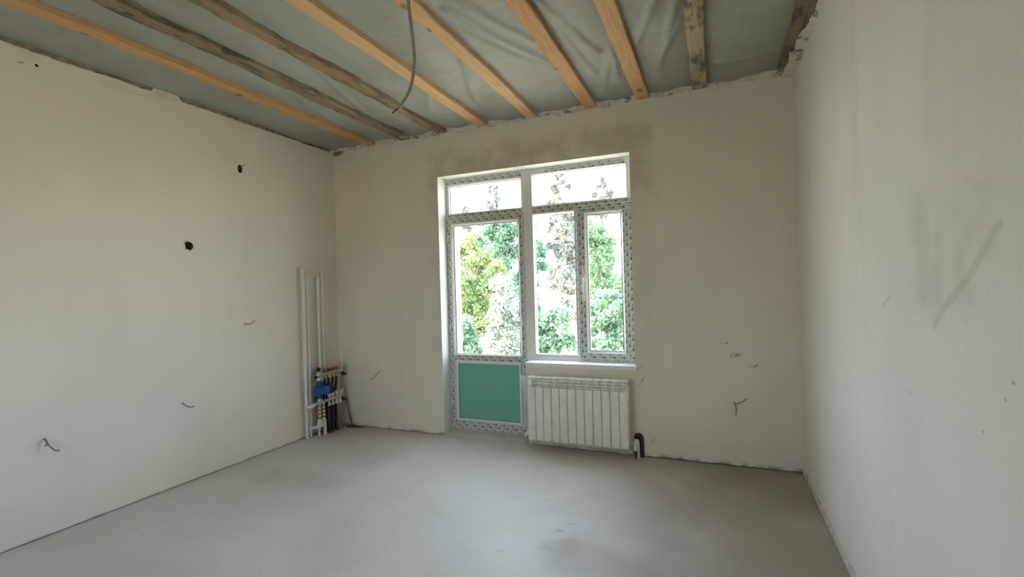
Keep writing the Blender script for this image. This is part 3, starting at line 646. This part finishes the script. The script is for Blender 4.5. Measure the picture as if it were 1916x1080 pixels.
# ---------------------------------------------------------------- radiator, its film and its pipe
RX0, SEC, NS = 2.238, .0735, 12
ra = empty('radiator', (RX0+SEC*NS/2, -.07, .085))
tag(ra, 'white twelve-section radiator in clear film hanging below the window', 'radiator')
def section_mesh():
    """one aluminium section at x 0..SEC: front plate, louvred head, core, top cap"""
    m = MB(); g = .0024; x0, x1 = g, SEC-g; cx = SEC/2
    m.box((x0, -.128, .085), (x1, -.118, .555), .003)                    # front plate
    m.box((cx-.0035, -.127, .55), (cx+.0035, -.05, .632), .001)         # centre web of the head
    for z in (.568, .594, .618):                                         # louvres
        m.add([(x0, -.124, z), (x1, -.124, z), (x1, -.085, z+.014), (x0, -.085, z+.014), (x0, -.124, z-.008), (x1, -.124, z-.008), (x1, -.085, z+.009), (x0, -.085, z+.009)],
              [(0, 1, 2, 3), (4, 7, 6, 5), (0, 4, 5, 1), (1, 5, 6, 2), (2, 6, 7, 3), (3, 7, 4, 0)])
    m.box((x0, -.118, .628), (x1, -.036, .641), .004)                   # top cap
    m.box((cx-.003, -.118, .09), (cx+.003, -.04, .60)); m.box((x0, -.050, .10), (x1, -.042, .60), .002)
    m.tube([(cx, -.08, .10), (cx, -.08, .60)], .014, 8)
    return m
me = None
for k in range(NS):
    if me is None:
        s0 = section_mesh().build('section', 'rad', ra, smooth=35); me = s0.data; s = s0
    else: s = link('section', me, None, ra)
    s.location = (RX0+k*SEC, 0, 0)
for z in (.125, .57):
    m = MB().tube([(RX0-.004, -.08, z), (RX0+SEC*NS+.004, -.08, z)], .019, 12); m.build('header_pipe', 'rad', ra, smooth=40)
for x in (2.50, 2.88):
    m = MB().box((x-.012, -.06, .50), (x+.012, -.001, .55)); m.build('wall_bracket', 'rad', ra)
m = MB().tube([(RX0-.006, -.08, .125), (RX0-.030, -.08, .125)], [.021, .019], 14); pl = m.build('end_plug', 'ppr', ra, smooth=40); 
m = MB().tube([(RX0-.030, -.08, .115), (RX0-.052, -.085, .105)], [.014, .016], 14); m.build('bleed_cap', 'ppr', pl, smooth=40)
adopt(ra)
for c in ra.children:
    if c.name.startswith('section'): c.matrix_parent_inverse = Matrix.Translation(-Vector(ra.location))
for c in pl.children: pass
# clear film: over the head, down the front, tucked loosely under the bottom edge
rf = random.Random(21); NU, NV = 60, 44
ph = [rf.uniform(0, 6.28) for _ in range(12)]
def wrapf(u, v):
    x = 2.205+u*.935
    wob = .004*math.sin(13*u+3*v+ph[0])+.003*math.sin(29*u-7*v+ph[1])+.0025*math.sin(9*v+17*u+ph[2])
    if v < .10: t = v/.10; y, z = -.045-.075*t, .650+.002*math.sin(20*u)
    elif v < .80: t = (v-.10)/.70; y, z = -.137-.003*math.sin(3.14*t)+wob-.004*t, .648-.555*t
    else:
        t = (v-.80)/.20; sag = .046+.010*math.sin(5.3*u+1)+.007*math.sin(14*u+ph[3])+.026*max(0, 1-abs(u-.93)/.07)
        y, z = -.141+.07*t*t+.02*math.sin(8*u)*t+wob, .093-sag*math.sin(1.6*t)
    if u < .06: k = (1-u/.06); y += .05*k*k; x -= .018*k*math.sin(3.14*min(1, v*1.2)); x -= .02*k*max(0, 1-v/.22)
    return (x, min(y, -.012), max(z, .012))
m = MB().grid(wrapf, NU, NV)
fo = m.build('wrapping_film', 'wrap', smooth=80); rebase(fo, (2.67, -.13, .06))
m = MB()
for q in (1, 2):                                                        # the gathered hem lies in several layers
    def hem(u, v, q=q):
        x, y, z = wrapf(u, .805+.195*v); return (x, min(-.012, y-.003*q+.002*math.sin(11*u+2*q)), max(.008, z-.003*q*v*(1+math.sin(6*u+q))))
    m.grid(hem, 60, 8)
hm = m.build('gathered_hem', 'wrap_dense', fo, smooth=80)
m = MB()
for q in (1, 2):                                                        # and the loose bunch at the left end
    def side(u, v, q=q):
        k = u; z = .650-.50*v; return (2.232-.046*k*(1-.6*v)-.010*math.sin(7*v+q)*k-.006*q*k, -.142+.055*k*k+.008*math.sin(9*v+2*q)*k, z-.012*k*math.sin(5*v))
    m.grid(side, 8, 20)
m.build('loose_bunch', 'wrap_dense', fo, smooth=80)
adopt(fo)
tag(fo, 'crumpled clear plastic film draped over the radiator', 'plastic film')
# corner valve and pipe riser on the radiator's right
pv = empty('radiator_valve', (3.165, -.05, 0)); tag(pv, 'white radiator valve on a short riser at the radiator\'s lower right corner', 'valve')
m = MB().tube([(RX0+SEC*NS+.005, -.08, .112), (3.140, -.078, .110), (3.165, -.072, .108)], [.010, .012, .012], 12); m.build('union', 'steel', pv, smooth=40)
m = MB().tube([(3.163, -.072, .118), (3.163, -.074, .096), (3.163, -.074, .088), (3.163, -.074, .064)], [.013, .017, .0195, .018], 14); m.build('valve_cap', 'ppr', pv, smooth=40)
m = MB().tube(bez([(3.163, -.072, .085), (3.164, -.070, .03), (3.164, -.070, -.002)], 4), .0085, 10); m.build('lower_pipe', 'hose', pv, smooth=40)
m = MB().tube(bez([(3.160, -.070, .112), (3.164, -.064, .138), (3.174, -.060, .142), (3.181, -.058, .12), (3.182, -.056, -.002)], 6), .0115, 12); m.build('white_pipe', 'ppr', pv, smooth=40)
adopt(pv)
m = MB().tube(bez([(3.155, .02, .150), (3.165, -.012, .172), (3.188, -.020, .176), (3.203, -.016, .15), (3.204, -.012, .08), (3.206, -.012, -.002)], 6), .0175, 12)
o = m.build('insulated_pipe', 'hose', smooth=50); rebase(o, (3.206, -.012, 0)); tag(o, 'dark foam-insulated pipe bent into the wall beside the radiator valve', 'pipe')

# ---------------------------------------------------------------- heating manifold in the corner
def riser(y, x, r, ztop, zbot, label, clips=()):
    root = empty('riser_pipe', (x, y, 0)); tag(root, label, 'pipe', 'white risers on the left wall')
    m = MB().tube([(x, y, zbot), (x, y, ztop-.02), (x, y, ztop-.004), (x, y, ztop)], [r, r, r, r*.85], 14); m.build('pipe', 'ppr', root, smooth=40)
    for z in clips:
        m = MB().tube([(x-.001, y, z-.009), (x-.001, y, z+.009)], r+.004, 14).box((.0, y-.010, z-.008), (x, y+.010, z+.008)); m.build('clip', 'ppr', root, smooth=40)
    adopt(root); return root
riser(-.522, .045, .0165, 1.685, 0, 'thicker white pipe standing from floor to chest height, outermost on the left wall', (.985, .47))
riser(-.468, .040, .0130, 1.645, 0, 'thinner white pipe close beside the outermost pipe', (.975, .465))
riser(-.322, .040, .0135, 1.605, .64, 'white pipe dropping behind the blue pump, shortest at the top', (1.05,))
riser(-.262, .035, .0115, 1.645, .64, 'slim white pipe nearest the room corner', (1.05,))

mf = empty('heating_manifold', (.11, -.30, 0)); tag(mf, 'underfloor heating manifold with blue pump and dark loops in the corner', 'manifold')
MX = .105
def ptube(name, pts, r, mat, parent=mf, n=12, sm=45): return MB().tube(pts, r, n).build(name, mat, parent, smooth=sm)
UZ, LZ = .612, .345
# supply and return bars with hexagonal ends
ub = ptube('supply_bar', [(MX, -.40, UZ), (MX, -.385, UZ), (MX, -.384, UZ), (MX, -.112, UZ), (MX, -.111, UZ), (MX, -.095, UZ)], [.021, .021, .0175, .0175, .021, .021], 'steel')
lb = ptube('return_bar', [(MX+.005, -.50, LZ-.018), (MX+.005, -.40, LZ-.008), (MX+.005, -.112, LZ), (MX+.005, -.111, LZ), (MX+.005, -.092, LZ)], [.016, .016, .0175, .021, .021], 'steel')
for y in (-.327, -.272, -.218, -.164):
    c = ptube('red_cap', [(MX, y, UZ+.014), (MX, y, UZ+.02), (MX, y, UZ+.045), (MX, y, UZ+.05)], [.010, .017, .016, .012], 'red')
    ptube('supply_outlet', [(MX, y, UZ-.014), (MX, y, UZ-.03), (MX, y, UZ-.031), (MX, y, UZ-.05)], [.012, .012, .016, .015], 'steel')
    ptube('supply_loop', bez([(MX, y, UZ-.045), (MX-.012, y, UZ-.15), (MX-.035, y-.006, UZ-.30), (MX-.04, y-.004, .15), (MX-.03, y, -.002)], 6), .0135, 'hose')
for y in (-.282, -.231, -.180, -.130):
    ptube('white_cap', [(MX+.005, y, LZ+.014), (MX+.005, y, LZ+.022), (MX+.005, y, LZ+.060), (MX+.005, y, LZ+.066)], [.011, .0185, .0185, .014], 'ppr')
    ptube('return_outlet', [(MX+.005, y, LZ-.014), (MX+.005, y, LZ-.045), (MX+.005, y, LZ-.046), (MX+.005, y, LZ-.07)], [.012, .012, .0165, .0155], 'ppr')
    ptube('return_loop', bez([(MX+.005, y, LZ-.06), (MX+.008, y-.004, .16), (MX+.016, y-.010, -.002)], 6), .0125, 'hose' if y < -.15 else 'wire')
for z in (UZ, LZ):                                                       # end pieces: vent up, black drain tap down
    b = ptube('air_vent', [(MX, -.088, z-.02), (MX, -.088, z+.035), (MX, -.088, z+.036), (MX, -.088, z+.075), (MX, -.088, z+.082)], [.014, .014, .018, .018, .010], 'steel')
    dtp = ptube('drain_tap', [(MX, -.08, z-.018), (MX+.002, -.07, z-.04), (MX+.008, -.062, z-.06)], [.013, .013, .015], 'black')
    MB().box((MX-.018, -.078, z-.052), (MX+.05, -.060, z-.038), .003).build('tap_handle', 'black', dtp)
    MB().box((.001, -.376, z-.05), (.012, -.356, z+.03)).box((.001, -.376, z-.006), (MX-.012, -.356, z+.006)).build('bracket', 'steel', mf)
# circulation pump
pz, py = .465, -.405
ps = [(MX-.03, py, pz), (MX-.02, py, pz), (MX+.01, py, pz), (MX+.03, py, pz), (MX+.055, py, pz), (MX+.062, py, pz), (MX+.095, py, pz), (MX+.1, py, pz)]
pu = ptube('pump', ps, [.030, .052, .056, .052, .044, .046, .044, .036], 'blue', n=20)
MB().tube([(MX, py, pz-.095), (MX, py, pz-.07), (MX, py, pz-.069), (MX, py, pz+.069), (MX, py, pz+.07), (MX, py, pz+.095)], [.025, .025, .033, .033, .025, .025], 14).build('volute', 'blue', pu, smooth=40)
MB().box((MX-.01, py+.045, pz-.05), (MX+.075, py+.125, pz+.05), .008).build('terminal_box', 'navy', pu, smooth=40)
for z0, z1 in ((pz+.09, pz+.13), (pz-.13, pz-.09)):
    ptube('union_nut', [(MX, py, z0), (MX, py, z1)], .028, 'steel', n=6, sm=20)
# mixing valve above the pump
mv = ptube('mixing_valve', [(MX, py-.055, .605), (MX, py-.02, .608), (MX, py, .612), (MX, py+.03, UZ)], [.018, .024, .026, .02], 'steel')
ptube('valve_stem', [(MX, py-.005, .575), (MX, py-.005, .645)], [.022, .018], 'ppr', mv)
ptube('black_knob', [(MX, py-.005, .642), (MX, py-.005, .648), (MX, py-.005, .672), (MX, py-.005, .690)], [.012, .021, .019, .006], 'black', mv)
ptube('black_tap', [(MX+.02, py-.075, .598), (MX+.02, py-.05, .602)], [.014, .012], 'black', mv)
ptube('copper_stub', bez([(MX-.02, -.36, .66), (MX-.01, -.345, .68), (.072, -.333, .665)], 5), .009, 'steel', mv)
# white plastic connections, left elbow, striped hoses, floor tee
ptube('left_elbow', bez([(MX+.005, -.48, LZ-.018), (MX+.004, -.535, LZ-.026), (.098, -.548, LZ-.03), (.088, -.535, LZ-.032)], 5), .020, 'ppr')
for y, r in ((-.415, .017), (-.362, .017)):
    ptube('striped_hose', bez([(MX, y, .345), (MX+.004, y, .25), (MX, y+.004, .15)], 5), r, 'stripe')
    ptube('hose_fitting', [(MX, y+.004, .165), (MX, y+.004, .15), (MX, y+.004, .149), (MX, y+.004, .105)], [.019, .019, .026, .026], 'ppr')
ptube('white_elbow', bez([(MX, -.415, .15), (MX+.01, -.43, .125), (MX+.03, -.455, .122)], 5), .021, 'ppr')
ptube('floor_pipe', bez([(.070, -.515, .096), (.085, -.49, .098), (MX, -.42, .098), (MX, -.345, .098)], 5), .0165, 'ppr')
ptube('floor_drop', [(MX, -.345, .125), (MX, -.345, -.002)], .0165, 'ppr')
ptube('floor_drop', [(MX-.02, -.405, .115), (MX-.02, -.405, -.002)], .013, 'ppr')
ptube('fill_pipe', bez([(.085, -.055, .30), (.118, -.045, .28), (.150, -.04, .14), (.170, -.04, .06), (.173, -.04, .0265)], 6), .0080, 'bronze')
ptube('fill_valve', [(.158, -.04, .105), (.163, -.04, .075)], [.013, .013], 'bronze')
adopt(mf)
for c in mf.children:
    for g in c.children: g.matrix_parent_inverse = Matrix.Identity(4)

# ---------------------------------------------------------------- conduit, cable ends, floor crumbs
pts = bez([(2.378, -2.05, 3.04), (2.386, -2.046, 2.99), (2.391, -2.044, 2.968), (2.398, -2.041, 2.859), (2.410, -2.037, 2.723), (2.415, -2.035, 2.628), (2.408, -2.038, 2.533), (2.388, -2.046, 2.452), (2.359, -2.059, 2.398), (2.332, -2.070, 2.364)], 22)
cd = empty('hanging_conduit', tuple(pts[0])); tag(cd, 'grey corrugated conduit hanging in a curve from the ceiling', 'conduit')
m = MB().tube(pts, [.0083 if k % 2 else .0097 for k in range(len(pts))], 12); m.build('corrugated_tube', 'conduit', cd)
m = MB().tube(bez([pts[-4], pts[-1], (2.322, -2.074, 2.356), (2.304, -2.082, 2.340)], 4), .0035, 8); m.build('cable_end', 'black', cd, smooth=50)
adopt(cd)

def cable(label, pts, r=.0032, mat='wire', group='cable ends sticking out of the walls'):
    o = MB().tube(bez(pts, 6), r, 8).build('cable_end', mat, smooth=50); rebase(o, pts[0]); tag(o, label, 'cable', group); return o
cable('short cable curling up out of the left wall at mid height', [(-.004, -1.142, 1.190), (.012, -1.138, 1.184), (.03, -1.115, 1.182), (.045, -1.09, 1.196), (.052, -1.075, 1.214)], .0038)
cable('small hooked cable low on the left wall, under the lower hole', [(-.004, -1.688, .622), (.012, -1.686, .612), (.03, -1.672, .592), (.05, -1.655, .584), (.062, -1.642, .590)], .0042)
cable('largest bent cable, lowest on the left wall', [(-.004, -2.520, .596), (.014, -2.52, .588), (.024, -2.512, .560), (.03, -2.495, .530), (.034, -2.478, .512), (.038, -2.462, .510)], .0048)
cable('small knot of cable beside the largest bent cable end', [(-.004, -2.520, .592), (.03, -2.522, .585), (.055, -2.530, .572), (.06, -2.540, .56)], .0048)
cable('thin cable slanting down from the window wall near the manifold', [(.541, .004, .603), (.538, -.012, .592), (.518, -.03, .570), (.485, -.04, .535), (.455, -.045, .514), (.443, -.045, .508)], .0036)
cable('forked cable sprouting up to the right on the window wall near the right corner', [(3.912, .004, .494), (3.918, -.012, .490), (3.945, -.022, .494), (3.975, -.03, .512), (4.000, -.03, .536)], .0038)
cable('cable hanging down from the fork near the right corner', [(3.914, .004, .492), (3.920, -.012, .486), (3.926, -.018, .450), (3.924, -.018, .425), (3.922, -.016, .40)], .0034)
# cables inside the broken holes
cable('twisted cable tuft poking from the upper hole in the left wall', [(-.045, -1.135, 2.545), (.004, -1.140, 2.55), (.018, -1.128, 2.566), (.026, -1.112, 2.580)], .0035, 'wire')
cable('dark cable loop inside the upper hole in the left wall', [(-.05, -1.155, 2.53), (-.004, -1.15, 2.528), (.010, -1.14, 2.52), (.006, -1.132, 2.508)], .005, 'black')
o = MB().tube([(-.068, -1.590, 1.842), (-.045, -1.592, 1.840), (-.026, -1.594, 1.838)], [.012, .012, .012], 14, caps=True).build('conduit_stub', 'black', smooth=40); rebase(o, (-.068, -1.590, 1.842)); tag(o, 'dark conduit stub in the lower hole in the left wall', 'conduit')
cable('bent grey wire at the rim of the lower hole in the left wall', [(-.03, -1.63, 1.848), (.004, -1.636, 1.852), (.012, -1.625, 1.866), (.008, -1.612, 1.866)], .004, 'wire')

def chip(x, y, s, label, seed):
    rc = random.Random(seed); bm = bmesh.new(); bmesh.ops.create_icosphere(bm, subdivisions=1, radius=s)
    for v in bm.verts: v.co = Vector((v.co.x*rc.uniform(.6, 1.4), v.co.y*rc.uniform(.6, 1.4), v.co.z*rc.uniform(.3, .8)))
    zmin = min(v.co.z for v in bm.verts)
    for v in bm.verts: v.co.z -= zmin
    o = bm_build(bm, 'plaster_chip', 'chip'); o.location = (x, y, .001); o.rotation_euler.z = rc.uniform(0, 6); tag(o, label, 'plaster chip', 'white crumbs on the floor')
for i, (x, y, s, l) in enumerate(((1.535, -.182, .012, 'largest white plaster crumb, on the floor in front of the balcony door'), (1.500, -.02, .006, 'tiny white crumb between the largest crumb and the door sill'), (0.361, -.735, .007, 'small white crumb on the floor in front of the white risers'),
                                  (2.76, -.225, .007, 'small white crumb on the floor below the middle of the radiator'), (3.119, -.17, .007, 'small white crumb on the floor below the radiator\'s right end'), (3.369, -.309, .006, 'small white crumb on the floor just right of the radiator'),
                                  (3.02, -.36, .006, 'small white crumb on the floor ahead of the crumbs below the radiator'), (4.229, -.199, .006, 'lone white crumb on the floor in the right corner'), (.240, -.110, .010, 'white crumb on the floor at the foot of the manifold, nearest the window wall'),
                                  (.150, -.115, .008, 'white crumb on the floor beside the dark manifold loops'), (.63, -.06, .006, 'tiny white crumb at the foot of the window wall left of the door'))):
    chip(x, y, s, l, 60+i)

rd = random.Random(91)
def heap(u, v):
    a = 2*math.pi*u; r = v*(.055+.018*math.sin(3*a+1)+.010*math.sin(7*a))
    return (.205+r*1.7*math.cos(a), -.052+r*.62*math.sin(a), .002+(1-v)*.016+rd.uniform(0, .006)*(1 if v < .95 else 0))
o = MB().grid(heap, 36, 8).build('dirt_heap', 'dirt', smooth=30); rebase(o, (.205, -.052, .002)); tag(o, 'small heap of dark mortar dirt on the floor beside the manifold', 'dirt heap')

# ---------------------------------------------------------------- outside: ground and trees
m = MB().grid(lambda u, v: (-60+120*u, -60+130*v, -.35+.10*math.sin(u*50)*math.sin(v*63)), 60, 60); o = m.build('ground', 'bounce_ground', smooth=60); tag(o, 'ground outside under the shrubs and trees, sandy colour chosen for warm bounce', 'ground', kind='structure')
def foliage(blobs, n, size, rng):
    """diamond leaves in many small clumps inside ellipsoids"""
    ctr = []
    vol = np.array([b[3]*b[4]*b[5] for b in blobs]); vol = vol**.65; vol = vol/vol.sum()
    out = []
    for b, w in zip(blobs, vol):
        k = max(6, int(60*w)); d = rng.normal(size=(k, 3)); d /= np.linalg.norm(d, axis=1)[:, None]; rr = rng.uniform(.35, 1, k)[:, None]**.6
        cc = np.array(b[:3])+d*rr*np.array(b[3:6]); nl = int(n*w)
        pick = rng.integers(0, k, nl); sd = .26*np.array(b[3:6])
        out.append(cc[pick]+rng.normal(size=(nl, 3))*sd*.62)
    c = np.concatenate(out); n = len(c)
    a = rng.normal(size=(n, 3)); a /= np.linalg.norm(a, axis=1)[:, None]; q = rng.normal(size=(n, 3)); b_ = np.cross(a, q); b_ /= np.linalg.norm(b_, axis=1)[:, None]
    s = size*rng.uniform(.6, 1.3, n)[:, None]
    vs = np.stack([c-a*s, c+b_*s*.55, c+a*s, c-b_*s*.55], 1).reshape(-1, 3)
    vs[:, 2] = np.maximum(vs[:, 2], -.2)
    me = bpy.data.meshes.new('foliage'); me.vertices.add(4*n); me.vertices.foreach_set('co', vs.ravel()); me.loops.add(4*n); me.loops.foreach_set('vertex_index', np.arange(4*n, dtype=np.int32))
    me.polygons.add(n); me.polygons.foreach_set('loop_start', np.arange(0, 4*n, 4, dtype=np.int32)); me.polygons.foreach_set('loop_total', np.full(n, 4, dtype=np.int32)); me.update(calc_edges=True); return me
def tree(name, label, cat, base, trunk_h, trunk_r, blobs, n, size, mat, group, seed):
    rng = np.random.default_rng(seed); rt_ = random.Random(seed)
    root = empty(name, base); tag(root, label, cat, group)
    B = Vector(base)
    bl = [(base[0]+b[0], base[1]+b[1], base[2]+b[2], b[3], b[4], b[5]) for b in blobs]
    f = link('foliage', foliage(bl, n, size, rng), mat, root); f['kind'] = 'stuff'
    m = MB(); t = bez([B, B+Vector((rt_.uniform(-.1, .1), 0, trunk_h*.5)), B+Vector((rt_.uniform(-.15, .15), 0, trunk_h))], 5)
    m.tube(t, [trunk_r*(1-.5*k/(len(t)-1)) for k in range(len(t))], 8); tr = m.build('trunk', 'bark', root, smooth=60)
    for b in bl[:5]:
        e = Vector(b[:3]); s = t[min(len(t)-1, len(t)//2+rt_.randint(0, len(t)//2))]
        MB().tube(bez([s, s.lerp(e, .5)+Vector((0, 0, .1)), e], 4), [trunk_r*.4*(1-.7*k/8) for k in range(9)], 6).build('branch', 'bark', root, smooth=60)
    adopt(root); return root
G = -.35
SH, TR = 'shrubs in front of the window', 'trees beyond the shrubs'
tree('maple_tree', 'green tree with yellowing leaves behind the left half of the door glass', 'tree', (-2.55, 8.3, G), 2.6, .06, [(-.4, 0, 2.7, .6, .6, .7), (.3, 0, 2.2, .5, .5, .7), (-.25, .1, 1.6, .6, .5, .6), (.3, 0, 1.3, .5, .4, .5), (0, 0, .8, .8, .5, .5)], 17000, .050, 'leaf_yellow', TR, 1)
tree('silver_shrub', 'pale silvery shrub behind the right half of the door glass', 'shrub', (-.72, 6.1, G), 1.2, .04, [(-.02, 0, 1.65, .28, .4, .45), (.15, 0, 1.2, .32, .4, .5), (-.18, 0, 1.0, .30, .4, .5), (0, 0, .5, .45, .5, .45)], 6500, .045, 'leaf_pale', SH, 2)
tree('bramble_shrub', 'low green shrub at the bottom left of the door glass', 'shrub', (-1.95, 6.1, G), .7, .035, [(0, 0, .75, .40, .45, .35), (-.2, 0, .5, .35, .4, .35), (.2, 0, .45, .35, .4, .35)], 4500, .045, 'leaf_cool', SH, 12)
tree('ash_tree', 'cool green tree whose crown fills the top of the door glass', 'tree', (-2.5, 10.6, G), 3.2, .08, [(-.9, 0, 3.6, .6, .6, .6), (-.3, 0, 3.5, .65, .6, .6), (.5, 0, 3.7, .65, .6, .6), (0, 0, 2.7, .9, .6, .7), (.9, .2, 2.9, .45, .5, .6), (.6, 0, 1.8, .7, .6, .6)], 20000, .052, 'leaf_cool', TR, 3)
tree('leafy_shrub', 'fresh green shrub low behind the opening sash', 'shrub', (1.75, 6.1, G), 1.0, .04, [(0, 0, 1.25, .42, .5, .35), (-.25, 0, 1.0, .35, .4, .4), (.3, 0, 1.0, .35, .4, .4), (0, 0, .5, .5, .5, .45)], 8000, .046, 'leaf_cool', SH, 4)
tree('lime_tree', 'bright green tree rising behind the opening sash', 'tree', (.75, 9.6, G), 3.0, .07, [(-.05, 0, 3.35, .50, .5, .5), (-.1, 0, 2.7, .48, .5, .5), (.1, 0, 2.1, .50, .5, .5), (0, 0, 1.4, .75, .5, .6), (.75, 0, 1.6, .4, .4, .5)], 16000, .050, 'leaf_green', TR, 5)
tree('low_shrub', 'low light green shrub behind the fixed pane', 'shrub', (.52, 6.1, G), .8, .035, [(0, 0, .95, .36, .45, .38), (-.22, 0, .75, .30, .4, .4), (.22, 0, .75, .30, .4, .4), (0, 0, .4, .45, .5, .35)], 6500, .046, 'leaf_cool', SH, 6)
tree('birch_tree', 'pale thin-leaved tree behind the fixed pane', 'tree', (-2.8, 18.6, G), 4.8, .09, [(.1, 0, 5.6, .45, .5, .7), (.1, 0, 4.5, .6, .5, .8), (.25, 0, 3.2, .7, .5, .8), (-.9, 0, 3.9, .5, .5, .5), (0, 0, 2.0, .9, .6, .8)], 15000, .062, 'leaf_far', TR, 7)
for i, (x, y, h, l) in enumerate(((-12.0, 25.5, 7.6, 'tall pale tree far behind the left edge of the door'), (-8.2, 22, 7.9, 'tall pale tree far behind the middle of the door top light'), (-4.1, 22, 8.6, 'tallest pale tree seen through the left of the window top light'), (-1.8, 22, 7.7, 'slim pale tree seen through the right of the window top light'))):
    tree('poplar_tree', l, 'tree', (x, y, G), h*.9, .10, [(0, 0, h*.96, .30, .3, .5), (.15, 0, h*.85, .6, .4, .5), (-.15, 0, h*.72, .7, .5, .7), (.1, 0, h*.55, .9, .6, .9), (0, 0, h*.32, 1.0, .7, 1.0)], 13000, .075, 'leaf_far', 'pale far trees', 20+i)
for i, (x, y, w, h, mt, l) in enumerate(((-7.2, 15.8, 1.2, 2.8, 'leaf_yellow', 'wide yellow-green bush behind the maple at the door\'s left edge'), (-3.6, 13.1, 1.1, 2.4, 'leaf_cool', 'cool green bush behind the silvery shrub'), (-1.0, 15.6, 1.1, 2.0, 'leaf_pale', 'pale bush at the foot of the birch'), (1.2, 12.4, 1.0, 2.3, 'leaf_green', 'green bush behind the lime trunk'),
                                          (4.0, 15, 1.2, 2.6, 'leaf_green', 'green bush behind the window\'s right edge'))):
    tree('background_bush', l, 'bush', (x, y, G), 1.2, .05, [(0, 0, h*.75, w*.6, .6, h*.3), (-w*.6, 0, h*.5, w*.5, .6, h*.35), (w*.6, 0, h*.5, w*.5, .6, h*.35), (0, 0, h*.25, w*1.0, .7, h*.3)], 12000, .065, mt, 'bushes at the back of the garden', 40+i)
